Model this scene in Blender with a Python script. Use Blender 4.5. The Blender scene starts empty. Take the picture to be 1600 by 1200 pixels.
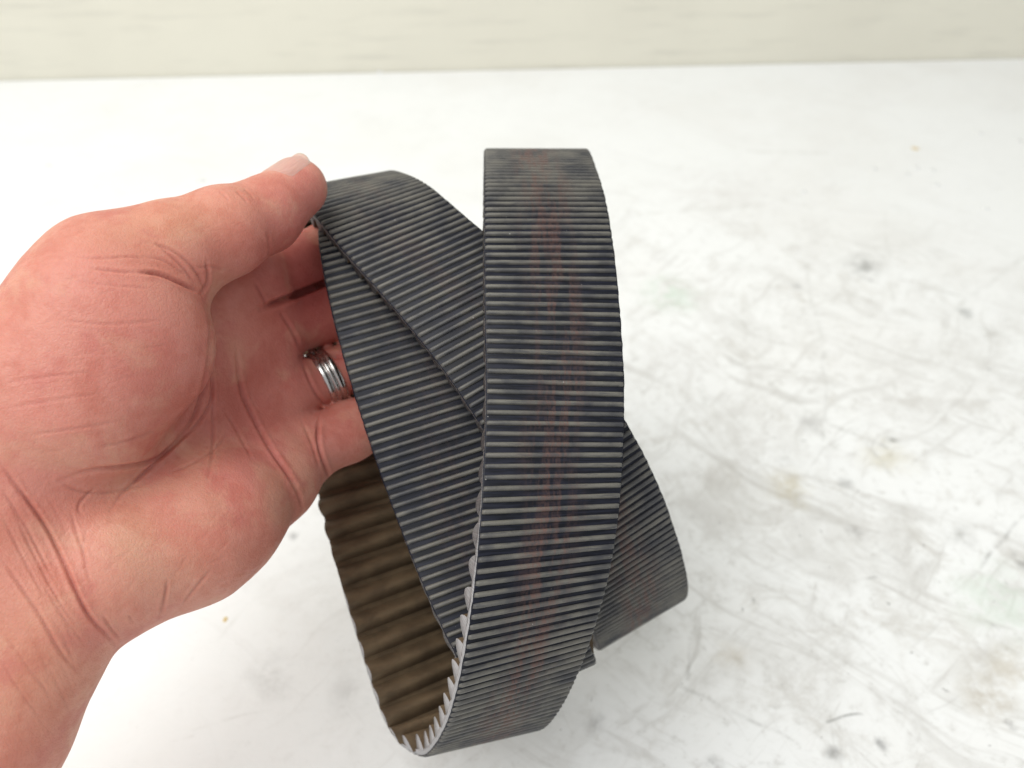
import bpy, math, random
import numpy as np
from mathutils import Matrix, Vector

random.seed(7)
np.random.seed(7)
scene = bpy.context.scene
C = scene.collection

# ------------------------------------------------------------------ camera
FPX = 1300.0                       # focal length in pixels of a 1600 px wide frame
CAM_H = 0.360                      # metres above the table
PITCH = math.radians(43.0)         # looking down
cam_data = bpy.data.cameras.new('camera')
cam = bpy.data.objects.new('camera', cam_data)
C.objects.link(cam)
scene.camera = cam
cam_data.sensor_width = 36.0
cam_data.lens = 36.0 * FPX / 1600.0
cam_data.clip_start = 0.01
cam_data.clip_end = 50.0
cam.location = (0, 0, CAM_H)
cam.rotation_euler = (math.pi / 2 - PITCH, 0, 0)
cam_data.dof.use_dof = True
cam_data.dof.focus_distance = 0.240
cam_data.dof.aperture_fstop = 11.0

# ------------------------------------------------------------------ light
world = bpy.data.worlds.new('World')
scene.world = world
world.use_nodes = True
bg = world.node_tree.nodes['Background']
bg.inputs['Color'].default_value = (0.96, 0.98, 1.0, 1)
bg.inputs['Strength'].default_value = 0.58

def area(name, loc, target, size, power, color):
    l = bpy.data.lights.new(name, 'AREA')
    l.shape = 'RECTANGLE'; l.size, l.size_y = size
    l.energy = power; l.color = color
    o = bpy.data.objects.new(name, l); C.objects.link(o)
    o.location = loc
    o.rotation_euler = (Vector(target) - Vector(loc)).to_track_quat('-Z', 'Y').to_euler()
    return o
area('overhead_lamp', (-0.55, -0.05, 1.5), (0, 0.3, 0), (1.3, 0.9), 20.5, (1.0, 0.985, 0.96))

scene.view_settings.view_transform = 'Standard'
scene.view_settings.look = 'None'
scene.view_settings.exposure = 0.04
scene.view_settings.gamma = 1.0

# ------------------------------------------------------------------ helpers
R3 = np.array(cam.rotation_euler.to_matrix())
T3 = np.array(cam.location)
def cs2w(p):                       # camera-space millimetres -> world metres
    return (np.asarray(p, float) * 0.001) @ R3.T + T3
def P(u, v, d):                    # photo point + its distance (mm) -> camera-space mm
    return np.array([(u - 800.0) / FPX * d, (600.0 - v) / FPX * d, -d])
def on_table(u, v, z=0.0):         # photo point -> point on the table top
    r = R3 @ np.array([(u - 800.0) / FPX, (600.0 - v) / FPX, -1.0])
    t = (z - T3[2]) / r[2]
    return T3 + r * t

def mesh_obj(name, verts, faces, mats, parent=None, origin=None, midx=None, smooth=True, uv=None):
    verts = np.asarray(verts, float)
    if origin is None: origin = verts.mean(0)
    me = bpy.data.meshes.new(name)
    me.from_pydata((verts - origin).tolist(), [], [tuple(f) for f in faces])
    for m in mats: me.materials.append(m)
    if midx is not None: me.polygons.foreach_set('material_index', np.asarray(midx, np.int32))
    if smooth: me.polygons.foreach_set('use_smooth', np.ones(len(me.polygons), bool))
    if uv is not None:
        lay = me.uv_layers.new(name='UVMap')
        li = np.empty(len(me.loops), np.int32); me.loops.foreach_get('vertex_index', li)
        lay.data.foreach_set('uv', np.asarray(uv, np.float32)[li].ravel())
    me.update()
    o = bpy.data.objects.new(name, me); C.objects.link(o)
    if parent is not None:
        o.parent = parent
        o.location = Vector(origin) - parent.location
    else:
        o.location = origin
    return o

class NT:                          # tiny node-tree helper
    def __init__(s, name):
        s.m = bpy.data.materials.new(name); s.m.use_nodes = True
        s.t = s.m.node_tree; s.n = s.t.nodes
        s.b = s.n['Principled BSDF']; s.out = s.n['Material Output']
    def new(s, typ, **kw):
        n = s.n.new(typ)
        for k, v in kw.items(): setattr(n, k, v)
        return n
    def link(s, a, b): s.t.links.new(a, b)
    def _in(s, sock, v):
        if isinstance(v, bpy.types.NodeSocket): s.link(v, sock)
        else: sock.default_value = v
    def math(s, op, a, b=0.0, c=0.0, clamp=False):
        n = s.new('ShaderNodeMath', operation=op, use_clamp=clamp)
        for i, v in enumerate((a, b, c)): s._in(n.inputs[i], v)
        return n.outputs[0]
    def vmath(s, op, a, b=(0, 0, 0)):
        n = s.new('ShaderNodeVectorMath', operation=op)
        s._in(n.inputs[0], a); s._in(n.inputs[1], b)
        return n.outputs['Value'] if op in ('LENGTH', 'DOT_PRODUCT', 'DISTANCE') else n.outputs[0]
    def noise(s, vec, scale, detail=3, rough=0.5, dist=0.0, color=False):
        n = s.new('ShaderNodeTexNoise')
        s.link(vec, n.inputs['Vector']); n.inputs['Scale'].default_value = scale
        n.inputs['Detail'].default_value = detail; n.inputs['Roughness'].default_value = rough
        n.inputs['Distortion'].default_value = dist
        return n.outputs['Color' if color else 'Fac']
    def ramp(s, fac, a, b, lo=0.0, hi=1.0):
        n = s.new('ShaderNodeMapRange', interpolation_type='SMOOTHSTEP')
        s._in(n.inputs[0], fac)
        for i, v in zip((1, 2, 3, 4), (a, b, lo, hi)): n.inputs[i].default_value = v
        return n.outputs[0]
    def mix(s, fac, a, b, blend='MIX'):
        n = s.new('ShaderNodeMix', data_type='RGBA', blend_type=blend)
        s._in(n.inputs[0], fac)
        for i, v in ((6, a), (7, b)):
            if isinstance(v, bpy.types.NodeSocket): s.link(v, n.inputs[i])
            else: n.inputs[i].default_value = (*v, 1) if len(v) == 3 else v
        return n.outputs[2]
    def mapping(s, vec, scale=(1, 1, 1), rot=(0, 0, 0), loc=(0, 0, 0)):
        n = s.new('ShaderNodeMapping')
        s.link(vec, n.inputs[0]); n.inputs['Location'].default_value = loc
        n.inputs['Rotation'].default_value = rot; n.inputs['Scale'].default_value = scale
        return n.outputs[0]
    def bump(s, h, strength, dist, normal=None):
        n = s.new('ShaderNodeBump'); n.inputs['Strength'].default_value = strength
        n.inputs['Distance'].default_value = dist; s.link(h, n.inputs['Height'])
        if normal is not None: s.link(normal, n.inputs['Normal'])
        return n.outputs[0]
    def done(s, color=None, rough=None, normal=None):
        if color is not None: s._in(s.b.inputs['Base Color'], color if isinstance(color, bpy.types.NodeSocket) else (*color, 1))
        if rough is not None: s._in(s.b.inputs['Roughness'], rough)
        if normal is not None: s.link(normal, s.b.inputs['Normal'])
        return s.m

# ------------------------------------------------------------------ materials
def table_material():
    k = NT('scuffed_white_table')
    pos = k.new('ShaderNodeNewGeometry').outputs['Position']
    wob = k.noise(pos, 55, 3, 0.6, color=True)
    wv = k.vmath('SCALE', k.vmath('SUBTRACT', wob, (0.5, 0.5, 0.5)))
    wv.node.inputs['Scale'].default_value = 0.014
    wp = k.vmath('ADD', pos, wv)
    cloud = k.ramp(k.noise(pos, 5.5, 4, 0.6), 0.42, 0.68)
    blot = k.ramp(k.noise(pos, 26, 6, 0.72, 0.6), 0.50, 0.72)
    fine = k.ramp(k.noise(pos, 130, 5, 0.7), 0.52, 0.76)
    sp = k.ramp(k.noise(wp, 300, 2, 0.5), 0.71, 0.77)
    # dirt that collects where work is done: the near right half of the top
    sx = k.new('ShaderNodeSeparateXYZ'); k.link(pos, sx.inputs[0])
    cen = on_table(1250, 760)
    dd = k.vmath('LENGTH', k.vmath('MULTIPLY', k.vmath('SUBTRACT', pos, tuple(cen)), (4.0, 3.2, 0)))
    work = k.ramp(dd, 0.30, 1.4, 1.0, 0.10)
    wv3 = k.vmath('SCALE', k.vmath('SUBTRACT', k.noise(pos, 9, 2, 0.5, color=True), (0.5, 0.5, 0.5)))
    wv3.node.inputs['Scale'].default_value = 0.06
    wp3 = k.vmath('ADD', pos, wv3)
    def streak(ang, su, sv, lo_, hi_, seed):
        v_ = k.mapping(k.mapping(wp3, rot=(0, 0, math.radians(ang))), (su, sv, 1), loc=(seed, seed * 2, 0))
        return k.ramp(k.noise(v_, 1.0, 5, 0.7, 0.8), lo_, hi_)
    smear = k.math('MAXIMUM', streak(35, 9, 60, .52, .70, 3), streak(-48, 12, 80, .54, .72, 9))
    hair = k.math('MAXIMUM', streak(62, 8, 300, .61, .68, 5), streak(-28, 7, 280, .62, .69, 11))
    col = k.mix(k.math('MULTIPLY', cloud, 0.6), (0.86, 0.875, 0.875), (0.80, 0.80, 0.785))
    col = k.mix(k.math('MULTIPLY', k.math('MULTIPLY', blot, work), 0.78), col, (0.56, 0.545, 0.51))
    col = k.mix(k.math('MULTIPLY', k.math('MULTIPLY', fine, work), 0.55), col, (0.44, 0.43, 0.40))
    grime = k.ramp(k.noise(wp3, 11, 6, 0.75, 0.8), 0.46, 0.68)
    col = k.mix(k.math('MULTIPLY', k.math('MULTIPLY', grime, work), 0.55), col, (0.56, 0.55, 0.525))
    col = k.mix(k.math('MULTIPLY', k.math('MULTIPLY', smear, work), 0.55), col, (0.50, 0.49, 0.465))
    col = k.mix(k.math('MULTIPLY', k.math('MULTIPLY', hair, work), 0.20), col, (0.40, 0.39, 0.37))
    col = k.mix(k.math('MULTIPLY', k.math('MULTIPLY', sp, work), 0.55), col, (0.16, 0.16, 0.15))
    # ochre and greenish stains
    brk70 = k.ramp(k.noise(pos, 70, 4, 0.7), 0.34, 0.62)
    def blob(u, v, ru, c, amt):
        nonlocal col
        q = on_table(u, v); e = on_table(u + ru, v)
        r = float(np.linalg.norm(e - q))
        d = k.vmath('LENGTH', k.vmath('SUBTRACT', wp, tuple(q)))
        f = k.math('MULTIPLY', k.ramp(d, 0.0, r, 1.0, 0.0), amt * 0.72)
        f = k.math('MULTIPLY', f, brk70)
        col = k.mix(f, col, c)
    for b in ((1235, 765, 55, (0.50, 0.42, 0.22), .75), (1385, 715, 60, (0.52, 0.46, 0.28), .6),
              (1045, 460, 70, (0.50, 0.66, 0.52), .65), (1560, 940, 110, (0.58, 0.72, 0.60), .6),
              (1350, 415, 46, (0.16, 0.16, 0.15), .85), (1510, 490, 16, (0.10, 0.12, 0.11), .95),
              (1545, 522, 26, (0.24, 0.22, 0.17), .8), (1245, 447, 16, (0.25, 0.25, 0.24), .8),
              (1270, 665, 36, (0.26, 0.25, 0.24), .75), (1225, 722, 22, (0.22, 0.22, 0.21), .85),
              (1392, 688, 14, (0.14, 0.14, 0.13), .95), (1325, 756, 20, (0.24, 0.24, 0.23), .8),
              (1340, 833, 26, (0.25, 0.24, 0.23), .7), (1500, 840, 32, (0.25, 0.25, 0.23), .75),
              (1545, 1090, 60, (0.34, 0.27, 0.16), .75), (1575, 1040, 70, (0.44, 0.36, 0.22), .6),
              (1303, 1176, 26, (0.12, 0.12, 0.12), .9), (1376, 1158, 16, (0.10, 0.10, 0.10), .95),
              (1578, 1127, 12, (0.10, 0.10, 0.10), .9), (1600, 875, 24, (0.16, 0.16, 0.15), .8),
              (1140, 1020, 44, (0.46, 0.38, 0.24), .45), (1113, 1195, 26, (0.16, 0.16, 0.15), .8),
              (463, 833, 14, (0.14, 0.14, 0.14), .85), (420, 1060, 60, (0.40, 0.40, 0.39), .5),
              (540, 1085, 50, (0.42, 0.42, 0.41), .5), (930, 1133, 24, (0.24, 0.24, 0.24), .6),
              (1180, 690, 150, (0.58, 0.57, 0.55), .6), (1420, 620, 170, (0.60, 0.59, 0.57), .6),
              (1130, 300, 130, (0.66, 0.64, 0.63), .5), (1075, 560, 90, (0.62, 0.61, 0.60), .6),
              (1500, 1010, 150, (0.60, 0.59, 0.55), .5)):
        blob(*b)
    # scratches and rubbed pencil-like strokes
    def stroke(u0, v0, u1, v1, wpx, dark, amt):
        nonlocal col
        a, b = on_table(u0, v0), on_table(u1, v1)
        w = float(np.linalg.norm(on_table((u0 + u1) / 2 + wpx, (v0 + v1) / 2) - on_table((u0 + u1) / 2, (v0 + v1) / 2)))
        ab = b - a; L2 = float(ab @ ab)
        pa = k.vmath('SUBTRACT', wp2, tuple(a))
        t = k.math('DIVIDE', k.vmath('DOT_PRODUCT', pa, tuple(ab)), L2, clamp=True)
        sc = k.vmath('SCALE', tuple(ab)); k.link(t, sc.node.inputs['Scale'])
        d = k.vmath('LENGTH', k.vmath('SUBTRACT', pa, sc))
        f = k.math('MULTIPLY', k.ramp(d, 0.0, w, 1.0, 0.0), brk)
        col = k.mix(k.math('MULTIPLY', f, amt), col, (dark, dark, dark * 0.95))
    wv2 = k.vmath('SCALE', k.vmath('SUBTRACT', k.noise(pos, 22, 2, 0.5, color=True), (0.5, 0.5, 0.5)))
    wv2.node.inputs['Scale'].default_value = 0.010
    wp2 = k.vmath('ADD', pos, wv2)
    brk = k.ramp(k.noise(pos, 90, 4, 0.7), 0.38, 0.64, 0.05, 0.8)
    for st in ((1480, 965, 1600, 800, 5, .22, .7), (1370, 850, 1560, 985, 6, .30, .6), (1290, 1126, 1352, 1121, 4, .12, .9),
               (1065, 1070, 1240, 1155, 6, .34, .5), (1080, 985, 1078, 1060, 5, .30, .55), (1318, 915, 1372, 900, 5, .30, .6),
               (1322, 905, 1330, 930, 5, .34, .5), (1285, 550, 1290, 690, 6, .42, .55), (1270, 650, 1385, 700, 7, .38, .6),
               (1330, 670, 1392, 745, 8, .40, .5), (1400, 560, 1398, 690, 4, .52, .5), (1140, 560, 1290, 655, 9, .46, .5),
               (1255, 410, 1290, 560, 6, .50, .5), (1320, 415, 1368, 440, 8, .26, .6), (1385, 330, 1395, 480, 5, .58, .5),
               (1390, 430, 1520, 470, 6, .46, .45), (1495, 480, 1600, 400, 8, .52, .5), (1100, 640, 1090, 560, 9, .50, .5),
               (1000, 335, 1190, 320, 9, .60, .5), (1170, 235, 1290, 240, 9, .58, .5), (1290, 960, 1300, 1200, 4, .50, .5),
               (1180, 1190, 1360, 1199, 5, .40, .5), (1450, 930, 1600, 1000, 5, .46, .5), (1200, 620, 1190, 720, 6, .50, .4),
               (1170, 900, 1330, 830, 7, .50, .4), (1420, 1010, 1480, 960, 5, .46, .45), (1500, 590, 1600, 700, 5, .52, .4),
               (340, 1000, 430, 900, 5, .60, .4), (300, 1140, 460, 1100, 5, .56, .4), (200, 1180, 300, 1150, 4, .56, .4)):
        stroke(*st)
    # greasy sheen differences
    rough = k.ramp(blot, 0, 1, 0.42, 0.62)
    h = k.noise(pos, 420, 3, 0.6)
    h2 = k.math('ADD', h, k.math('MULTIPLY', blot, -0.6))
    return k.done(col, rough, k.bump(h2, 0.25, 0.0006))

def wall_material():
    k = NT('cream_painted_wall')
    pos = k.new('ShaderNodeNewGeometry').outputs['Position']
    n = k.ramp(k.noise(pos, 6, 5, 0.6), 0.35, 0.7)
    st = k.ramp(k.noise(k.mapping(pos, (3, 3, 30)), 3, 4, 0.6), 0.52, 0.72)
    col = k.mix(n, (0.80, 0.775, 0.665), (0.76, 0.735, 0.63))
    col = k.mix(k.math('MULTIPLY', st, 0.4), col, (0.58, 0.56, 0.48))
    return k.done(col, 0.55, k.bump(k.noise(pos, 90, 4, 0.6), 0.2, 0.002))

def uvvec(k, su, sv):              # across-the-belt / along-the-belt coordinates in mm
    uv = k.new('ShaderNodeUVMap', uv_map='UVMap').outputs[0]
    return k.mapping(uv, (su, sv, 1))

def stain_mask(k):
    uv = k.new('ShaderNodeUVMap', uv_map='UVMap').outputs[0]
    sep = k.new('ShaderNodeSeparateXYZ'); k.link(uv, sep.inputs[0])
    wander = k.noise(k.mapping(uv, (0.0, 0.014, 1)), 1.0, 2, 0.5)
    off = k.math('MULTIPLY_ADD', wander, 22.0, -11.0 + 21.0)
    d = k.math('ABSOLUTE', k.math('SUBTRACT', sep.outputs[0], off))
    band = k.ramp(d, 2.0, 12.0, 1.0, 0.0)
    br = k.ramp(k.noise(k.mapping(uv, (0.30, 0.030, 1)), 1.0, 4, 0.7), 0.42, 0.58)
    br2 = k.ramp(k.noise(k.mapping(uv, (1.1, 0.6, 1)), 1.0, 4, 0.7), 0.34, 0.60, 0.1, 1.0)
    # the rust-coloured rub marks sit on one stretch of the belt and fade along the rest
    s_ = sep.outputs[1]
    zone = k.math('MAXIMUM', k.ramp(s_, 250, 330, 1.0, 0.22), k.math('MULTIPLY', k.ramp(s_, 690, 730), k.ramp(s_, 840, 880, 1.0, 0.0)))
    m = k.math('MULTIPLY', k.math('MULTIPLY', band, br), zone)
    return k.math('MULTIPLY', m, br2), uv

def rubber_back_material():        # the grooves between the ribs
    k = NT('black_rubber_back')
    m, uv = stain_mask(k)
    n = k.ramp(k.noise(k.mapping(uv, (0.10, 1.2, 1)), 1.0, 3, 0.6), 0.36, 0.66)
    col = k.mix(n, (0.003, 0.004, 0.008), (0.013, 0.015, 0.027))
    col = k.mix(k.math('MULTIPLY', m, 0.8), col, (0.066, 0.038, 0.036))
    sp = k.ramp(k.noise(k.mapping(uv, (1, 1, 1)), 0.9, 2, 0.5), 0.77, 0.80)
    col = k.mix(sp, col, (0.40, 0.39, 0.37))
    k.b.inputs['Specular IOR Level'].default_value = 0.24
    return k.done(col, 0.48, k.bump(k.noise(uv, 2.0, 3, 0.6), 0.12, 0.0003))

def rib_material():                # dusty worn crowns of the ribs
    k = NT('worn_grey_rib')
    m, uv = stain_mask(k)
    n = k.ramp(k.noise(k.mapping(uv, (0.07, 0.09, 1)), 1.0, 4, 0.6), 0.30, 0.64)
    g = k.noise(k.mapping(uv, (2.6, 2.6, 1)), 1.0, 4, 0.7)
    col = k.mix(n, (0.050, 0.051, 0.056), (0.145, 0.138, 0.119))
    rub = k.ramp(k.noise(k.mapping(uv, (0.11, 0.9, 1), loc=(5, 2, 0)), 1.0, 3, 0.6), 0.50, 0.66)
    col = k.mix(k.math('MULTIPLY', rub, 0.55), col, (0.040, 0.042, 0.050))
    col = k.mix(k.math('MULTIPLY', k.ramp(g, 0.54, 0.70), 0.6), col, (0.050, 0.050, 0.054))
    col = k.mix(k.math('MULTIPLY', m, 0.78), col, (0.150, 0.080, 0.065))
    sp = k.ramp(k.noise(uv, 0.8, 2, 0.5), 0.76, 0.79)
    col = k.mix(sp, col, (0.50, 0.49, 0.46))
    k.b.inputs['Specular IOR Level'].default_value = 0.4
    return k.done(col, 0.44, k.bump(g, 0.25, 0.0003))

def fabric_material():             # tooth side: tan nylon facing
    k = NT('brown_tooth_fabric')
    uv = k.new('ShaderNodeUVMap', uv_map='UVMap').outputs[0]
    n = k.noise(k.mapping(uv, (0.12, 0.2, 1)), 1.0, 4, 0.6)
    w = k.noise(k.mapping(uv, (1.0, 4.0, 1)), 1.6, 3, 0.6)
    col = k.mix(k.ramp(n, 0.32, 0.68), (0.074, 0.047, 0.022), (0.122, 0.082, 0.042))
    col = k.mix(k.math('MULTIPLY', k.ramp(w, 0.45, 0.7), 0.3), col, (0.055, 0.037, 0.022))
    return k.done(col, 0.8, k.bump(w, 0.5, 0.0004))

def edge_material():               # cut side of the belt, pale frayed cord ends
    k = NT('frayed_grey_edge')
    geo = k.new('ShaderNodeNewGeometry').outputs['Position']
    uv = k.new('ShaderNodeUVMap', uv_map='UVMap').outputs[0]
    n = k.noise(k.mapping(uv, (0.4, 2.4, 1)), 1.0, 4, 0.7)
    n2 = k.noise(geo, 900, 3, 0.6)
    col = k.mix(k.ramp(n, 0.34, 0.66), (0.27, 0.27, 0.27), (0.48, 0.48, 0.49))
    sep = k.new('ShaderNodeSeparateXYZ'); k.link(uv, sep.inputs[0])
    # one stretch of the cut edge is paler grey, the rest is darker
    pale_span = k.math('MULTIPLY', k.ramp(sep.outputs[1], 150, 205), k.ramp(sep.outputs[1], 400, 440, 1.0, 0.0))
    pale_span = k.math('MULTIPLY', pale_span, k.ramp(k.noise(k.mapping(uv, (0.3, 0.25, 1)), 1.0, 3, 0.6), 0.22, 0.40, 0.6, 1.0))
    worn = k.mix(k.ramp(n, 0.36, 0.7), (0.045, 0.047, 0.055), (0.20, 0.185, 0.17))  # darker tones for the edge outside the pale stretch
    col = k.mix(pale_span, worn, col)
    col = k.mix(k.math('MULTIPLY', k.ramp(n2, 0.52, 0.7), 0.5), col, (0.20, 0.20, 0.20))
    return k.done(col, 0.6, k.bump(n2, 0.5, 0.0003))

def skin_material():
    k = NT('skin')
    ca = k.new('ShaderNodeVertexColor', layer_name='skin_tone').outputs[0]
    geo = k.new('ShaderNodeNewGeometry').outputs['Position']
    mott = k.noise(geo, 75, 5, 0.65)
    mott2 = k.noise(geo, 420, 3, 0.6)
    col = k.mix(k.math('MULTIPLY', k.ramp(mott, 0.42, 0.62), 0.55), ca, (0.84, 0.66, 0.62), 'MULTIPLY')
    col = k.mix(k.math('MULTIPLY', k.ramp(mott2, 0.45, 0.7), 0.22), col, (0.86, 0.70, 0.64), 'MULTIPLY')
    blot = k.ramp(k.noise(geo, 48, 4, 0.6, 0.5), 0.50, 0.66)
    col = k.mix(k.math('MULTIPLY', blot, 0.30), col, (0.66, 0.40, 0.27))
    flush = k.ramp(k.noise(k.mapping(geo, (1, 1, 1), loc=(0.3, 0.1, 0.2)), 62, 4, 0.65), 0.52, 0.68)
    col = k.mix(k.math('MULTIPLY', flush, 0.45), col, (0.50, 0.145, 0.120))
    # papillary lines: fine stretched ridges, two crossing directions
    ph = k.new('ShaderNodeVectorRotate', rotation_type='AXIS_ANGLE'); k.link(geo, ph.inputs['Vector'])
    ph.inputs['Axis'].default_value = (0, 1, 0.9); ph.inputs['Angle'].default_value = math.radians(28)
    l1 = k.noise(k.mapping(ph.outputs[0], (160, 900, 900)), 1.0, 3, 0.6, 0.4)
    l2 = k.noise(k.mapping(geo, (1300, 500, 500)), 1.0, 2, 0.6, 0.6)
    vo = k.new('ShaderNodeTexVoronoi'); vo.feature = 'DISTANCE_TO_EDGE'
    k.link(geo, vo.inputs['Vector']); vo.inputs['Scale'].default_value = 900
    h = k.math('ADD', k.math('MULTIPLY', l1, 1.0), k.math('MULTIPLY', l2, 0.45))
    h = k.math('ADD', h, k.math('MULTIPLY', k.ramp(vo.outputs[0], 0.0, 0.2), 0.25))
    nrm = k.bump(h, 0.34, 0.0005)
    b = k.b
    b.subsurface_method = 'RANDOM_WALK'
    b.inputs['Subsurface Weight'].default_value = 0.32
    b.inputs['Subsurface Radius'].default_value = (1.0, 0.32, 0.18)
    b.inputs['Subsurface Scale'].default_value = 0.0022
    b.inputs['Specular IOR Level'].default_value = 0.30
    return k.done(col, k.ramp(mott2, 0.3, 0.7, 0.42, 0.56), nrm)

def nail_material():
    k = NT('fingernail')
    geo = k.new('ShaderNodeNewGeometry').outputs['Position']
    uv = k.new('ShaderNodeUVMap', uv_map='UVMap').outputs[0]
    sep = k.new('ShaderNodeSeparateXYZ'); k.link(uv, sep.inputs[0])
    tip = k.ramp(sep.outputs[0], 0.84, 0.92)
    n = k.noise(k.mapping(uv, (2, 30, 1)), 1.0, 3, 0.5)
    col = k.mix(k.ramp(n, 0.35, 0.65), (0.54, 0.29, 0.245), (0.60, 0.345, 0.29))
    col = k.mix(k.math('MULTIPLY', tip, 0.5), col, (0.66, 0.52, 0.44))
    k.b.inputs['Subsurface Weight'].default_value = 0.3
    k.b.inputs['Subsurface Scale'].default_value = 0.0012
    return k.done(col, 0.30, k.bump(n, 0.15, 0.0002))

def steel_material():
    k = NT('polished_steel')
    geo = k.new('ShaderNodeNewGeometry').outputs['Position']
    n = k.noise(geo, 700, 3, 0.6)
    k.b.inputs['Metallic'].default_value = 1.0
    return k.done((0.60, 0.59, 0.57), k.ramp(n, 0.3, 0.7, 0.16, 0.30))

def plain(name, c, r):
    k = NT(name)
    geo = k.new('ShaderNodeNewGeometry').outputs['Position']
    n = k.noise(geo, 600, 3, 0.6)
    return k.done(k.mix(n, tuple(x * 0.85 for x in c), c), r)

M_table, M_wall = table_material(), wall_material()
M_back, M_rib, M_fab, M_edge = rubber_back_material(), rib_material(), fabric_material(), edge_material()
M_skin, M_nail, M_steel = skin_material(), nail_material(), steel_material()
M_bump = plain('white_paint_drip', (0.80, 0.81, 0.80), 0.35)
M_chip = plain('ochre_paint_chip', (0.72, 0.56, 0.28), 0.5)

# ------------------------------------------------------------------ table and wall
wl, wr = on_table(0, 126), on_table(1600, 91)
dirx = (wr - wl) / np.linalg.norm(wr - wl)
nrm_w = np.array([-dirx[1], dirx[0], 0.0])           # away from the camera
mid = (wl + wr) / 2; mid[2] = 0
e0, e1 = mid - dirx * 2.2, mid + dirx * 2.2
near0, near1 = e0 - nrm_w * 1.9, e1 - nrm_w * 1.9
def slab(name, base, top_off, mat, bevel):
    b = np.asarray(base); t = b + top_off
    v = np.vstack([b, t])
    f = [(0, 3, 2, 1), (4, 5, 6, 7), (0, 1, 5, 4), (1, 2, 6, 5), (2, 3, 7, 6), (3, 0, 4, 7)]
    o = mesh_obj(name, v, f, [mat], smooth=False)
    md = o.modifiers.new('bevel', 'BEVEL'); md.width = bevel; md.segments = 3
    return o
gap = nrm_w * 0.0012
table = slab('table', [near0 - (0, 0, .03), near1 - (0, 0, .03), e1 - (0, 0, .03), e0 - (0, 0, .03)], np.array([0, 0, .03]), M_table, 0.0015)
table['kind'] = 'structure'
wall = slab('wall', [e0 + gap - (0, 0, .2), e1 + gap - (0, 0, .2), e1 + nrm_w * .1 - (0, 0, .2), e0 + nrm_w * .1 - (0, 0, .2)], np.array([0, 0, 2.2]), M_wall, 0.001)
wall['kind'] = 'structure'

def dome(name, u, v, rpx, h, mat):
    c = on_table(u, v); r = float(np.linalg.norm(on_table(u + rpx, v) - c))
    vs, fs = [], []
    ph0 = random.random() * 6
    for i in range(4):
        a = i / 3 * math.pi / 2
        for j in range(12):
            th = j / 12 * 2 * math.pi
            rr = r * math.cos(a) * (1 + 0.18 * math.sin(2 * th + ph0)) if i < 3 else 0.0001
            vs.append(c + np.array([rr * math.cos(th), rr * math.sin(th), -0.0003 + h * math.sin(a)]))
    for i in range(3):
        for j in range(12):
            fs.append((i * 12 + j, i * 12 + (j + 1) % 12, (i + 1) * 12 + (j + 1) % 12, (i + 1) * 12 + j))
    return mesh_obj(name, vs, fs, [mat], parent=table, origin=c)
for u, v, r in ((76, 259, 6), (314, 283, 7), (1432, 262, 6), (1457, 266, 5), (1463, 288, 6), (1531, 209, 5), (1592, 220, 5),
                (1540, 326, 5), (1366, 264, 5), (1255, 299, 5), (1417, 272, 5), (593, 52 + 60, 4)):
    dome('paint_drip', u, v, r, 0.0016, M_bump)
for u, v, r in ((1430, 232, 6), (352, 968, 5)):
    dome('paint_chip', u, v, r, 0.0006, M_chip)

# ------------------------------------------------------------------ the belt
W = 42.0
ST = [  # (left edge, right edge, mean distance): A down, D up, B down, F up, C down, E up
 (757,237,919,232,335),(757,262,932,256,306),(757,310,947,303,283),(757,400,962,396,264),(758,500,972,502,253),
 (760,600,978,606,248),(758,700,977,704,243),(752,800,972,800,238),(744,900,960,890,237),(732,985,942,963,241),
 (717,1062,920,1028,251),(699,1122,895,1083,264),(677,1164,868,1122,278),(650,1181,840,1140,294),
 (620,1150,790,1106,304),(597,1090,752,1047,310),(568,1000,722,955,315),(533,890,690,841,320),(503,785,664,737,325),
 (468,660,628,612,335),(432,530,588,484,344),(418,425,574,380,350),(430,350,580,308,350),
 (462,305,600,261,333),
 (478,318,632,266,313),(505,352,668,284,298),(545,402,715,325,287),(600,463,775,377,277),(660,535,835,440,271),
 (715,608,890,508,267),(768,690,940,590,267),(815,772,985,668,269),(862,852,1024,745,281),(896,917,1052,818,295),
 (917,970,1071,880,311),(930,1002,1077,916,327),(933,1017,1074,932,343),
 (922,1010,1056,930,358),(890,958,1028,876,365),(840,860,980,784,365),(780,740,924,666,361),(715,625,860,554,355),
 (650,530,797,464,349),(592,455,738,398,340),(548,395,693,344,326),
 (507,354,662,304,312),
 (503,374,668,322,301),(508,412,678,357,293),(520,480,698,425,287),(540,560,722,504,282),(566,650,752,592,278),
 (596,740,784,682,276),(632,835,820,777,274),(672,930,860,872,270),(712,1010,898,952,266),(738,1053,916,1002,266),
 (766,1092,938,1050,274),(764,1080,930,1040,288),
 (752,1020,914,972,298),(755,920,918,882,304),(762,800,924,774,308),(765,680,926,662,314),(766,560,924,550,323),
 (766,440,920,434,337),(765,340,916,335,351),(762,268,914,264,354),
]
def station(uL, vL, uR, vR, d):
    pl, pr = P(uL, vL, d), P(uR, vR, d)
    c, w = (pl + pr) / 2, pr - pl
    n = np.linalg.norm(w[:2])
    if n < W: w = np.array([w[0], w[1], -math.sqrt(W * W - n * n)])
    w = w / np.linalg.norm(w)
    return np.hstack([c, w])
S = np.array([station(*s) for s in ST])
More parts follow.
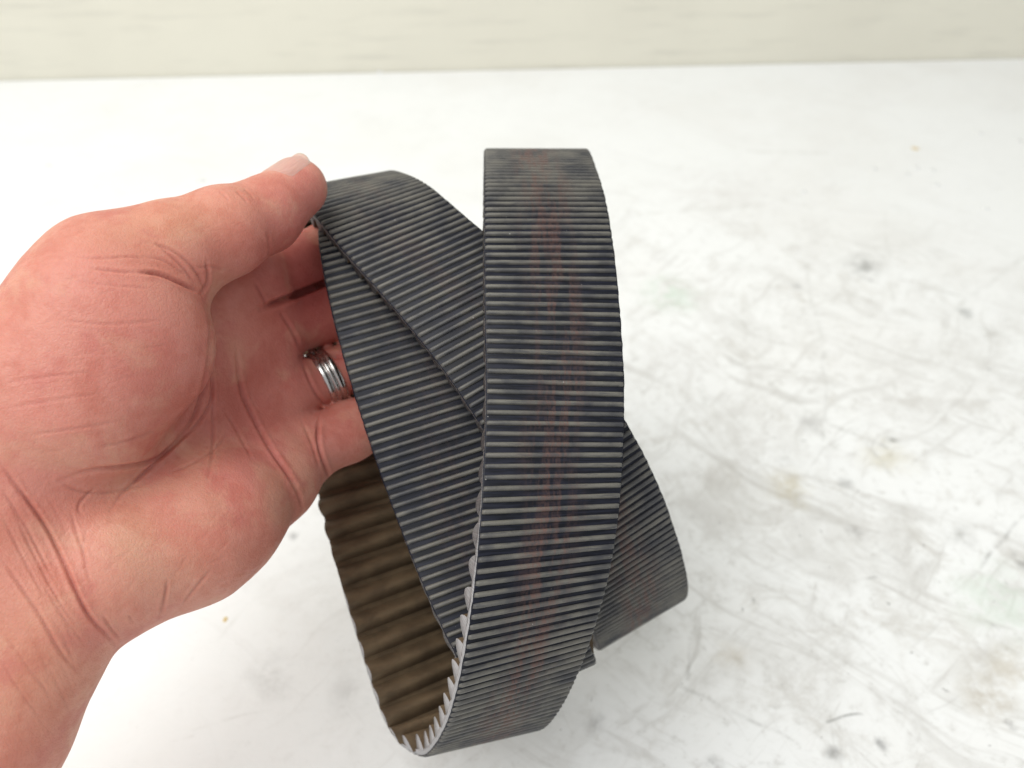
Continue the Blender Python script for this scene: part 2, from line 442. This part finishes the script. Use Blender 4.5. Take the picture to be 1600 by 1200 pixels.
def spline(S, per=24):
    n = len(S); out = []
    for i in range(n):
        p = [S[(i + j - 1) % n] for j in range(4)]
        t = [0.0]
        for j in range(3): t.append(t[-1] + max(np.linalg.norm(p[j + 1][:3] - p[j][:3]), 1e-3) ** 0.5)
        for q in range(per):
            x = t[1] + (t[2] - t[1]) * q / per
            a1 = [(t[j + 1] - x) / (t[j + 1] - t[j]) * p[j] + (x - t[j]) / (t[j + 1] - t[j]) * p[j + 1] for j in range(3)]
            b1 = [(t[j + 2] - x) / (t[j + 2] - t[j]) * a1[j] + (x - t[j]) / (t[j + 2] - t[j]) * a1[j + 1] for j in range(2)]
            out.append((t[2] - x) / (t[2] - t[1]) * b1[0] + (x - t[1]) / (t[2] - t[1]) * b1[1])
    return np.array(out)
def resample(Q, m):
    Q2 = np.vstack([Q, Q[:1]])
    s = np.hstack([0, np.cumsum(np.linalg.norm(np.diff(Q2[:, :3], axis=0), axis=1))])
    x = np.linspace(0, s[-1], m, endpoint=False)
    return np.stack([np.interp(x, s, Q2[:, i]) for i in range(6)], 1), s[-1]
Q, LEN = resample(spline(S), 1500)
for _ in range(70):
    Q = 0.5 * Q + 0.25 * (np.roll(Q, 1, 0) + np.roll(Q, -1, 0))
for _ in range(90):
    Q[:, 3:] = 0.5 * Q[:, 3:] + 0.25 * (np.roll(Q[:, 3:], 1, 0) + np.roll(Q[:, 3:], -1, 0))
NR = int(round(LEN / 3.15)); NTH = int(round(LEN / 9.0))
NS = 2 * NR
Q, LEN = resample(Q, NS)
cen = Q[:, :3]
tan = np.roll(cen, -1, 0) - np.roll(cen, 1, 0); tan /= np.linalg.norm(tan, axis=1)[:, None]
wid = Q[:, 3:]; wid = wid / np.linalg.norm(wid, axis=1)[:, None]
out_n = np.cross(tan, wid); out_n /= np.linalg.norm(out_n, axis=1)[:, None]
def frame(x):                      # x: fractional station
    i = int(math.floor(x)) % NS; j = (i + 1) % NS; f = x - math.floor(x)
    g = lambda a: a[i] * (1 - f) + a[j] * f
    n_ = g(out_n); w_ = g(wid); t_ = g(tan)
    return g(cen), t_ / np.linalg.norm(t_), w_ / np.linalg.norm(w_), n_ / np.linalg.norm(n_)

TB, RH, TH = 2.0, 0.95, 5.0        # body thickness, rib height, tooth height
belt_pts = cs2w(cen)
belt = bpy.data.objects.new('timing_belt', None); C.objects.link(belt)
belt.location = belt_pts[belt_pts[:, 2].argmin()]
belt.empty_display_size = 0.02
belt['label'] = 'wide black ribbed timing belt twisted into three crossing loops, held up by hand'
belt['category'] = 'belt'

# carcass: back sheet, cut edges, tooth-side sheet
prof = [(-.5, 0.0), (-.5 + .012, 0.10), (-.25, .1), (0, .1), (.25, .1), (.5 - .012, .1), (.5, 0.0), (.5, -TB), (.25, -TB), (0, -TB), (-.25, -TB), (-.5, -TB)]
pm = [0, 0, 0, 0, 0, 0, 1, 2, 2, 2, 2, 1]
bv, buv, bf, bm = [], [], [], []
for i in range(NS):
    for a, h in prof:
        fr = 0.0
        if abs(a) == .5: fr = random.uniform(-0.12, 0.12)
        bv.append(cen[i] + wid[i] * (a * W + fr) + out_n[i] * h)
        buv.append(((a + .5) * W, i * LEN / NS))
K = len(prof)
for i in range(NS):
    for j in range(K):
        bf.append((i * K + j, i * K + (j + 1) % K, ((i + 1) % NS) * K + (j + 1) % K, ((i + 1) % NS) * K + j)); bm.append(pm[j])
bf = [f[::-1] for f in bf]
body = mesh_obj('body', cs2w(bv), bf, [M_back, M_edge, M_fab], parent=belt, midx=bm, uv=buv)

def bar(x, prof2, wmul, mats, mid_side, mid_end, ends=0.0, curved=False, jit=0.0, nx=1):
    """one cross bar: prof2 = [(along mm, out mm)], extruded over the belt width"""
    step = LEN / NS
    vs, uv, fs, mi = [], [], [], []
    hw = W / 2 * wmul
    cols = [(-hw, ends), (-hw + 0.8, 1.0)] + [(-hw + 2 * hw * q / 6 + random.uniform(-2, 2), random.uniform(.97, 1.02)) for q in range(1, 6)] + [(hw - 0.8, 1.0), (hw, ends)] if ends else [(-hw, 1.0), (0, 1.0), (hw, 1.0)]
    n = len(prof2)
    fr0 = frame(x)
    for (a, sc) in cols:
        for (l, h) in prof2:
            if curved: c_, t_, w_, n_ = frame(x + l / step); lo = 0.0
            else: c_, t_, w_, n_ = fr0; lo = l
            hh = h * sc if h > 0 else h
            vs.append(c_ + t_ * lo * (0.6 + 0.4 * sc) + w_ * (a + (random.uniform(-jit, jit))) + n_ * (hh + (random.uniform(-jit, jit) if h > 0 else 0)))
            uv.append((a + W / 2, (x * step + l)))
    for c in range(len(cols) - 1):
        for j in range(n - 1):
            fs.append((c * n + j, c * n + j + 1, (c + 1) * n + j + 1, (c + 1) * n + j)); mi.append(mid_side)
    fs.append(tuple(range(n))[::-1]); mi.append(mid_end)
    fs.append(tuple(range((len(cols) - 1) * n, len(cols) * n))); mi.append(mid_end)
    return np.array(vs), uv, fs, mi

rib_prof = [(-0.82, -0.25), (-0.66, 0.58), (-0.36, RH), (0.36, RH), (0.66, 0.58), (0.82, -0.25)]
camv = -cen / np.linalg.norm(cen, axis=1)[:, None]
ribs = []
for r in range(NR):
    x = r * NS / NR
    c_, t_, w_, n_ = frame(x)
    facing = float(n_ @ (-c_ / np.linalg.norm(c_)))
    ribs.append((facing / np.linalg.norm(c_), r, x))
shown = set(r for _, r, _ in sorted(ribs, reverse=True)[:300])
stuff_v, stuff_uv, stuff_f = [], [], []
for _, r, x in ribs:
    ks = random.uniform(.95, 1.05)
    pr = [(l * ks, h + (random.uniform(-.03, .03) if h > 0 else 0)) for l, h in rib_prof]
    vs, uv, fs, mi = bar(x, pr, 0.985, None, 0, 0, ends=0.6, jit=0.015)
    fs = [f[::-1] for f in fs]
    if r in shown:
        mesh_obj('rib', cs2w(vs), fs, [M_rib], parent=belt, uv=uv)
    else:
        b0 = len(stuff_v); stuff_v += list(vs); stuff_uv += uv; stuff_f += [tuple(i + b0 for i in f) for f in fs]
if stuff_v:
    o = mesh_obj('hidden_ribs', cs2w(stuff_v), stuff_f, [M_rib], parent=belt, uv=stuff_uv)
    o['kind'] = 'stuff'

tooth_prof = []
for q in range(13):
    a = q / 12.0
    l = -3.6 + 7.2 * a
    b = 1 - abs(2 * a - 1)
    h = TH * (1 - (1 - min(1, b * 1.25)) ** 2) ** 0.8
    tooth_prof.append((l * (0.50 + 0.50 * (1 - min(1, b * 1.3))), -TB - h + 0.0))
tooth_prof[0] = (-3.75, -TB + 0.25); tooth_prof[-1] = (3.75, -TB + 0.25)
for t in range(NTH):
    x = t * NS / NTH
    vs, uv, fs, mi = bar(x, tooth_prof, 1.0, None, 0, 1, jit=0.01)
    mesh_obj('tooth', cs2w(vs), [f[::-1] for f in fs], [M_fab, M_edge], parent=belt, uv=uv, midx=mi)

# ------------------------------------------------------------------ the hand
def cone(p, a, b, ra, rb):
    ab = b - a; t = np.clip(((p - a) @ ab) / max(float(ab @ ab), 1e-6), 0, 1)
    return np.linalg.norm(p - a - t[:, None] * ab, axis=1) - (ra + (rb - ra) * t)
def smin(a, b, k):
    h = np.maximum(k - np.abs(a - b), 0) / k
    return np.minimum(a, b) - h * h * k * 0.25
def chain(p, pts, k=0.01):
    r = None
    for (a, b) in zip(pts[:-1], pts[1:]):
        d = cone(p, P(*a[:3]), P(*b[:3]), a[3], b[3])
        r = d if r is None else smin(r, d, k)
    return r
FOREARM1 = [(84, 952, 228, 19.5), (-30, 1142, 223, 21.5), (-330, 1660, 212, 27)]
FOREARM2 = [(-37, 882, 228, 20), (-151, 1075, 223, 21.5), (-450, 1590, 212, 27)]
HYPO = [(178, 886, 237, 20.2), (300, 835, 252, 20.3), (345, 806, 259, 18.6), (424, 748, 280, 14.6), (458, 716, 290, 13)]
HEEL = [(84, 949, 230, 18), (178, 886, 238, 17)]
M2 = [(60, 720, 236, 17), (390, 440, 288, 13)]
M3 = [(90, 790, 240, 17), (412, 520, 294, 13)]
M4 = [(120, 850, 242, 17), (430, 615, 296, 12.5)]
RADIAL = [(-37, 882, 228, 20), (40, 612, 232, 22)]
THENAR = [(105, 655, 231, 19.5), (165, 520, 237, 21.5)]
THENAR2 = [(150, 620, 236, 19.5), (213, 545, 241, 21.5)]
THENAR0 = [(40, 612, 232, 22), (160, 470, 239, 20.5), (175, 440, 243, 18.5)]
THUMB = [(175, 440, 243, 18.5), (265, 399, 248, 15.2), (350, 362, 257, 13.1), (412, 337, 268, 11.2), (464, 294, 280, 10.0)]
INDEX = [(392, 434, 292, 11.6), (455, 412, 304, 10.3), (520, 388, 311, 9.8), (580, 376, 313, 8.8)]
MIDDLE = [(415, 518, 296, 11.6), (500, 491, 310, 10.8), (600, 466, 314, 10.2), (695, 466, 311, 8.4)]
RINGF = [(436, 625, 296, 11.5), (512, 590, 309, 9.4), (596, 546, 313, 9.2), (690, 515, 311, 8.2)]
PINKY = [(466, 710, 290, 11.3), (545, 674, 303, 10.6), (615, 640, 310, 9.0), (680, 612, 309, 7.6)]
def hand_sdf(p):
    palm = chain(p, FOREARM1, 6)
    for c, k in ((FOREARM2, 16), (HEEL, 4), (HYPO, 5), (M3, 12), (M2, 12), (M4, 12), (RADIAL, 14)):
        palm = smin(palm, chain(p, c, 6), k)
    th = chain(p, THENAR, 6)
    th = smin(th, chain(p, THENAR2, 6), 12); th = smin(th, chain(p, THENAR0, 6), 12)
    tb = chain(p, THUMB, 5)
    th = smin(th, tb, 7)
    f = None
    for c in (INDEX, MIDDLE, RINGF, PINKY):
        d = chain(p, c, 4)
        f = d if f is None else smin(f, d, 0.4)
    palm = smin(palm, f, 3.5)
    return smin(palm, th, 5)
def grad(p, e=0.35):
    g = np.stack([hand_sdf(p + v) - hand_sdf(p - v) for v in np.eye(3) * e], 1) / (2 * e)
    return g
H = 2.0
lo = np.array([-330., -205., -345.]); hi = np.array([5., 85., -176.])
nx, ny, nz = [int((hi[i] - lo[i]) / H) + 1 for i in range(3)]
gx, gy, gz = [lo[i] + H * np.arange(n) for i, n in enumerate((nx, ny, nz))]
G = np.empty((nx, ny, nz), np.float32)
for i in range(nx):
    yy, zz = np.meshgrid(gy, gz, indexing='ij')
    G[i] = hand_sdf(np.stack([np.full(yy.size, gx[i]), yy.ravel(), zz.ravel()], 1)).reshape(ny, nz)
inside = G < 0
cnt = sum(inside[a:nx - 1 + a, b:ny - 1 + b, c:nz - 1 + c].astype(np.int8) for a in (0, 1) for b in (0, 1) for c in (0, 1))
act = (cnt > 0) & (cnt < 8)
ids = -np.ones(act.shape, np.int64); ids[act] = np.arange(act.sum())
V = np.argwhere(act) * H + lo + H / 2
quads = []
for ax in range(3):
    sl0 = [slice(None)] * 3; sl1 = [slice(None)] * 3
    sl0[ax] = slice(0, -1); sl1[ax] = slice(1, None)
    a, b = inside[tuple(sl0)], inside[tuple(sl1)]
    for flip, msk in ((False, a & ~b), (True, ~a & b)):
        idx = np.argwhere(msk)
        o1, o2 = [(1, 2), (2, 0), (0, 1)][ax]
        ok = (idx[:, o1] > 0) & (idx[:, o2] > 0) & (idx[:, o1] < act.shape[o1]) & (idx[:, o2] < act.shape[o2])
        idx = idx[ok]
        def cell(d1, d2):
            q = idx.copy(); q[:, o1] -= d1; q[:, o2] -= d2
            return ids[q[:, 0], q[:, 1], q[:, 2]]
        qd = np.stack([cell(1, 1), cell(0, 1), cell(0, 0), cell(1, 0)], 1)
        if flip: qd = qd[:, ::-1]
        quads.append(qd)
F = np.vstack(quads); F = F[(F >= 0).all(1)]
def project(V, it):
    for _ in range(it):
        f = hand_sdf(V); g = grad(V)
        V = V - np.clip(f, -1.5, 1.5)[:, None] * g / np.maximum((g * g).sum(1), 0.2)[:, None]
    return V
def relax(V, F, it, amt=0.5):
    e = np.vstack([F[:, [0, 1]], F[:, [1, 2]], F[:, [2, 3]], F[:, [3, 0]]])
    for _ in range(it):
        s = np.zeros_like(V); c = np.zeros(len(V))
        for k in range(3):
            s[:, k] = np.bincount(e[:, 0], V[e[:, 1], k], len(V)) + np.bincount(e[:, 1], V[e[:, 0], k], len(V))
        c = np.bincount(e[:, 0], minlength=len(V)) + np.bincount(e[:, 1], minlength=len(V))
        V = V * (1 - amt) + amt * s / np.maximum(c, 1)[:, None]
    return V
def subdivide(V, F):
    e = np.sort(np.vstack([F[:, [0, 1]], F[:, [1, 2]], F[:, [2, 3]], F[:, [3, 0]]]), 1)
    key = e[:, 0] * len(V) + e[:, 1]
    u, inv = np.unique(key, return_inverse=True); inv = inv.ravel()
    em = (V[u // len(V)] + V[u % len(V)]) / 2
    fm = V[F].mean(1)
    n0, n1, m = len(V), len(u), len(F)
    E = inv.reshape(4, m) + n0
    fc = np.arange(m) + n0 + n1
    nf = np.vstack([np.stack([F[:, i], E[i], fc, E[(i + 3) % 4]], 1) for i in range(4)])
    return np.vstack([V, em, fm]), nf
V = project(V, 4); V = relax(V, F, 2); V = project(V, 2)
V, F = subdivide(V, F); V = project(V, 1)
V, F = subdivide(V, F); V = project(V, 1)
V = relax(V, F, 3)
N = grad(V, 0.5); N /= np.linalg.norm(N, axis=1)[:, None]
to_cam = -V / np.linalg.norm(V, axis=1)[:, None]
face_in = np.clip(((N * to_cam).sum(1) - 0.02) / 0.25, 0, 1)
pu = 800 + V[:, 0] / -V[:, 2] * FPX; pv = 600 - V[:, 1] / -V[:, 2] * FPX
disp = np.zeros(len(V)); redden = np.zeros(len(V))
def crease(pts, w, depth, rim=0.35):
    global disp, redden
    # smooth the polyline
    q = np.array(pts, float)
    for _ in range(2):
        m = [q[0]]
        for a, b in zip(q[:-1], q[1:]): m += [a * .75 + b * .25, a * .25 + b * .75]
        q = np.array(m + [q[-1]])
    L = np.hstack([0, np.cumsum(np.linalg.norm(np.diff(q, axis=0), axis=1))])
    sel = np.where((pu > q[:, 0].min() - 40) & (pu < q[:, 0].max() + 40) & (pv > q[:, 1].min() - 40) & (pv < q[:, 1].max() + 40) & (face_in > 0))[0]
    if not len(sel): return
    p = np.stack([pu[sel], pv[sel]], 1)
    best = np.full(len(sel), 1e9); along = np.zeros(len(sel))
    for i in range(len(q) - 1):
        ab = q[i + 1] - q[i]; t = np.clip(((p - q[i]) @ ab) / max(ab @ ab, 1e-6), 0, 1)
        d = np.linalg.norm(p - q[i] - t[:, None] * ab, axis=1)
        b = d < best; best[b] = d[b]; along[b] = (L[i] + t * (L[i + 1] - L[i]))[b] / L[-1]
    tap = np.clip(np.minimum(along, 1 - along) / 0.22, 0.15, 1) * face_in[sel]
    g = np.exp(-(best / w) ** 2)
    disp[sel] += tap * depth * (-g + rim * np.exp(-((best - 2.2 * w) / (1.3 * w)) ** 2))
    redden[sel] = np.maximum(redden[sel], tap * g * min(1, depth * 1.3))
CREASES = [
 ([(232,378),(270,391),(300,414),(319,444),(315,459)], 3.2, .55), ([(210,425),(247,427),(277,440),(315,459)], 3.6, 1.0),
 ([(142,419),(187,425),(212,426)], 3, .45), ([(322,408),(327,440),(313,460)], 3.2, .7), ([(244,380),(285,415),(307,447)], 3, .5),
 ([(225,400),(262,408),(296,436)], 2.6, .35), ([(110,400),(160,405),(205,400),(240,408)], 2.6, .28), ([(120,440),(180,446),(240,452)], 2.6, .22),
 ([(315,459),(331,500),(328,560),(315,620),(300,660),(270,696),(238,722),(187,731),(140,733),(94,751)], 4.2, 1.0),
 ([(330,560),(334,620),(316,655),(280,690),(240,725),(205,758),(187,774),(172,800)], 3.6, .8),
 ([(326,549),(332,612),(334,695),(322,762)], 3.2, .55), ([(369,537),(375,612),(397,655),(420,699),(450,740),(469,774),(474,806)], 4.0, 1.1),
 ([(350,640),(372,675),(395,720)], 3, .4), ([(360,670),(340,700),(300,725),(262,740)], 3, .4),
 ([(499,650),(495,687),(506,725),(520,756)], 3.6, 1.0), ([(470,655),(487,690),(500,735)], 3, .4),
 ([(397,440),(410,462),(418,480)], 3.2, .7), ([(435,485),(455,512),(470,545)], 3.4, .8), ([(472,564),(490,610),(514,642)], 3.2, .7),
 ([(0,725),(37,774),(75,826),(101,882),(120,927),(142,969),(172,995),(186,1018)], 4.2, 1.0),
 ([(0,871),(30,912),(67,969),(97,1025),(127,1055)], 3.8, .55), ([(0,760),(30,805),(60,860),(85,910)], 3.4, .4),
 ([(20,800),(55,870),(90,940),(125,985)], 3.2, .38), ([(0,800),(40,880),(80,950)], 3, .32), ([(60,900),(95,960),(135,1010)], 3, .3),
 ([(110,800),(125,850),(140,890)], 3.2, .4), ([(130,810),(118,790),(150,760)], 3, .4), ([(135,830),(128,870),(145,920)], 3, .3),
 ([(160,960),(175,985),(190,1000)], 3, .4), ([(200,960),(210,975)], 2.6, .3), ([(262,905),(258,935),(250,965)], 3.4, .5), ([(330,890),(300,925),(282,950)], 3, .4),
 ([(417,361),(422,385),(420,404)], 2.8, .35), ([(367,297),(378,306),(388,318)], 2.4, .4), ([(341,298),(350,305),(358,314)], 2.4, .35),
 ([(380,294),(392,304),(398,312)], 2.2, .3), ([(300,420),(330,416),(360,424)], 3, .25), ([(0,600),(60,590),(150,580)], 3, .22), ([(0,640),(80,625),(180,612)], 3, .2),
 ([(40,680),(120,670),(200,655)], 3, .22), ([(90,500),(170,508),(260,500)], 3, .2), ([(150,700),(200,690),(250,668)], 3, .3),
 ([(408,482),(450,466),(490,449),(535,432)], 6.0, 3.2), ([(470,556),(505,554),(540,558)], 5.0, 1.6),
 ([(0,980),(40,1040),(90,1100)], 3, .22), ([(0,1030),(30,1080),(70,1130)], 3, .2), ([(90,751),(120,770),(170,772),(240,752)], 3, .4),
]
for pts_, w_, d_ in CREASES: crease(pts_, w_ * 0.72, d_ * 0.85, 0.28)
# a scatter of shallow secondary lines on the palm and wrist
rng = random.Random(3)
for _ in range(90):
    u, v = rng.uniform(20, 440), rng.uniform(420, 960)
    a = math.radians(rng.gauss(-12 if v < 700 else -35, 22)); l = rng.uniform(25, 70)
    crease([(u, v), (u + l * math.cos(a) * .5, v + l * math.sin(a) * .5 + rng.uniform(-3, 3)), (u + l * math.cos(a), v + l * math.sin(a))], 2.0, rng.uniform(.03, .09), .2)
for _ in range(26):
    u, v = rng.uniform(0, 90), rng.uniform(720, 1060)
    crease([(u, v), (u + 22, v + 40), (u + 40, v + 84)], 2.2, rng.uniform(.05, .16), .2)
V = V + N * disp[:, None]
# skin tone (linear albedo): pinker hollow and finger pads, paler thenar and heel
tone = np.tile(np.array([0.63, 0.268, 0.203]), (len(V), 1))
def tint(u, v, ru, rv, c, amt, ang=0.0):
    global tone
    ca, sa = math.cos(math.radians(ang)), math.sin(math.radians(ang))
    du, dv = pu - u, pv - v
    x, y = (du * ca + dv * sa) / ru, (-du * sa + dv * ca) / rv
    w = amt * np.exp(-(x * x + y * y))
    tone = tone * (1 - w[:, None]) + np.array(c) * w[:, None]
RED, PINK, PALE, TAN = (0.46, 0.115, 0.100), (0.59, 0.212, 0.178), (0.62, 0.34, 0.235), (0.57, 0.275, 0.170)
for t in ((380, 620, 110, 130, RED, .55, 20), (300, 730, 130, 70, RED, .45, -20), (220, 560, 110, 90, PINK, .6), (470, 330, 60, 60, PINK, .8),
          (420, 410, 90, 60, PINK, .5), (490, 450, 80, 100, (0.42, 0.080, 0.070), .9), (510, 560, 60, 60, RED, .7), (540, 680, 60, 60, PINK, .6), (205, 840, 60, 60, PALE, .75),
          (270, 900, 80, 50, PALE, .4), (330, 770, 60, 50, PINK, .4), (60, 700, 60, 120, PINK, .4), (250, 350, 120, 40, TAN, .6, -12), (60, 1050, 140, 120, TAN, .45),
          (330, 700, 40, 40, PALE, .3), (160, 420, 80, 60, PINK, .35), (420, 700, 60, 60, PINK, .6)):
    tint(*t)
tone = tone * (1 - 0.6 * redden[:, None]) + np.array((0.40, 0.11, 0.09)) * 0.6 * redden[:, None]
Vw = cs2w(V)
orig = cs2w(P(40, 900, 230))
hme = bpy.data.meshes.new('person_hand')
hme.vertices.add(len(Vw)); hme.vertices.foreach_set('co', (Vw - orig).astype(np.float32).ravel())
hme.loops.add(F.size); hme.loops.foreach_set('vertex_index', F.astype(np.int32).ravel())
hme.polygons.add(len(F)); hme.polygons.foreach_set('loop_start', np.arange(0, F.size, 4, dtype=np.int32))
hme.polygons.foreach_set('loop_total', np.full(len(F), 4, np.int32))
hme.polygons.foreach_set('use_smooth', np.ones(len(F), bool))
hme.materials.append(M_skin)
hme.update(calc_edges=True); hme.validate()
ca = hme.color_attributes.new('skin_tone', 'FLOAT_COLOR', 'POINT')
ca.data.foreach_set('color', np.hstack([tone, np.ones((len(tone), 1))]).astype(np.float32).ravel())
hand = bpy.data.objects.new('person_hand', hme); C.objects.link(hand)
hand.location = orig
hand['label'] = 'bare left hand and wrist, palm towards us, thumb pressing on the black belt'
hand['category'] = 'hand'

# thumbnail: a curved plate laid over the back of the thumb tip
A0, A1 = P(412, 338, 268), P(464, 294, 280)
ax = (A1 - A0) / np.linalg.norm(A1 - A0); AL = np.linalg.norm(A1 - A0)
vw = -A1 / np.linalg.norm(A1); vw = vw - ax * (vw @ ax); vw /= np.linalg.norm(vw)
upd = np.cross(vw, ax)
if upd[1] < 0: upd = -upd
nv, nuv, nf_ = [], [], []
NU, NVv = 18, 16
for layer in (0, 1):
    for i in range(NU + 1):
        a = i / NU
        for j in range(NVv + 1):
            b = j / NVv * 2 - 1
            half = math.radians(62) * (1 - 0.30 * max(0, (0.22 - a) / 0.22) ** 2) * (1 - 0.16 * max(0, (a - .86) / .14) ** 2)
            ang = math.radians(14) + half * b
            s = 0.52 + a * 0.92 - 0.16 * (b * b) * a
            base = A0 + ax * AL * s
            d = upd * math.cos(ang) + vw * math.sin(ang)
            p = base + d * 10.4 * (1 - 0.12 * a)
            nv.append(p); nuv.append((a, (b + 1) / 2))
nv = np.array(nv)
base_idx = np.arange((NU + 1) * (NVv + 1)); 
surf = nv[base_idx].copy()
rad = A0 + ax * (((surf - A0) @ ax))[:, None]
dirs = surf - rad; dirs /= np.linalg.norm(dirs, axis=1)[:, None]
tt = np.full(len(surf), 13.5)
inner = np.where(((surf - A0) @ ax)[:, None] > AL, A1, rad)
for _ in range(90):
    q = rad + dirs * tt[:, None]; dq = hand_sdf(q)
    tt = np.where(dq > 0.01, tt - np.maximum(dq * 0.6, 0.0), tt)
    tt = np.maximum(tt, 4.5)
gridb = np.array([k % (NVv + 1) for k in range(len(surf))]) / NVv * 2 - 1
grida = np.array([k // (NVv + 1) for k in range(len(surf))]) / NU
tt = np.maximum(tt, 9.4 * (1 - 0.10 * grida))
lift = 0.30 * (1 - np.abs(gridb) ** 6) * np.clip(grida / .12, 0, 1) - 0.25 * (np.abs(gridb) ** 8) - 0.3 * (1 - np.clip(grida / .08, 0, 1))
topv = rad + dirs * (tt + lift)[:, None]
botv = rad + dirs * (tt - 0.8)[:, None]
nv = np.vstack([topv, botv]); M_ = len(topv); w1 = NVv + 1
for i in range(NU):
    for j in range(NVv):
        a = i * w1 + j
        nf_.append((a, a + 1, a + w1 + 1, a + w1)); nf_.append((M_ + a, M_ + a + w1, M_ + a + w1 + 1, M_ + a + 1))
rim = [j for j in range(w1)] + [i * w1 + NVv for i in range(1, NU + 1)] + [NU * w1 + j for j in range(NVv - 1, -1, -1)] + [i * w1 for i in range(NU - 1, 0, -1)]
for a, b in zip(rim, rim[1:] + rim[:1]): nf_.append((a, M_ + a, M_ + b, b))
nail = mesh_obj('thumbnail', cs2w(nv), nf_, [M_nail], parent=hand, uv=nuv)

# finger ring: grooved steel band round the ring finger
RC = P(509, 592, 308)
ra = P(*RINGF[2][:3]) - P(*RINGF[0][:3]); ra /= np.linalg.norm(ra)
rx = np.cross(ra, [0, 0, 1.0]); rx /= np.linalg.norm(rx); ry = np.cross(ra, rx)
rprof = [(-3.3, 9.4), (-3.5, 10.6), (-3.2, 11.15), (-2.2, 11.35), (-1.35, 11.3), (-1.1, 10.85), (-0.8, 10.85), (-0.55, 11.4), (0, 11.5), (0.55, 11.4), (0.8, 10.85),
         (1.1, 10.85), (1.35, 11.3), (2.2, 11.35), (3.2, 11.15), (3.5, 10.6), (3.3, 9.4)]
vs, fs = [], []
n = len(rprof)
for i in range(64):
    th = i / 64 * 2 * math.pi
    for a, r in rprof: vs.append(RC + ra * a + (rx * math.cos(th) + ry * math.sin(th)) * (r + 0.15))
for i in range(64):
    for j in range(n): fs.append((i * n + j, i * n + (j + 1) % n, ((i + 1) % 64) * n + (j + 1) % n, ((i + 1) % 64) * n + j))
ring = mesh_obj('finger_ring', cs2w(vs), fs, [M_steel])
ring['label'] = 'polished steel ring with two grooves worn on the ring finger beside the belt'
ring['category'] = 'ring'
md = ring.modifiers.new('sub', 'SUBSURF'); md.levels = 1; md.render_levels = 1
print('belt length', LEN, 'ribs', NR, 'teeth', NTH, 'hand verts', len(V), 'belt min z', belt_pts[:, 2].min(), 'hand min z', Vw[:, 2].min())
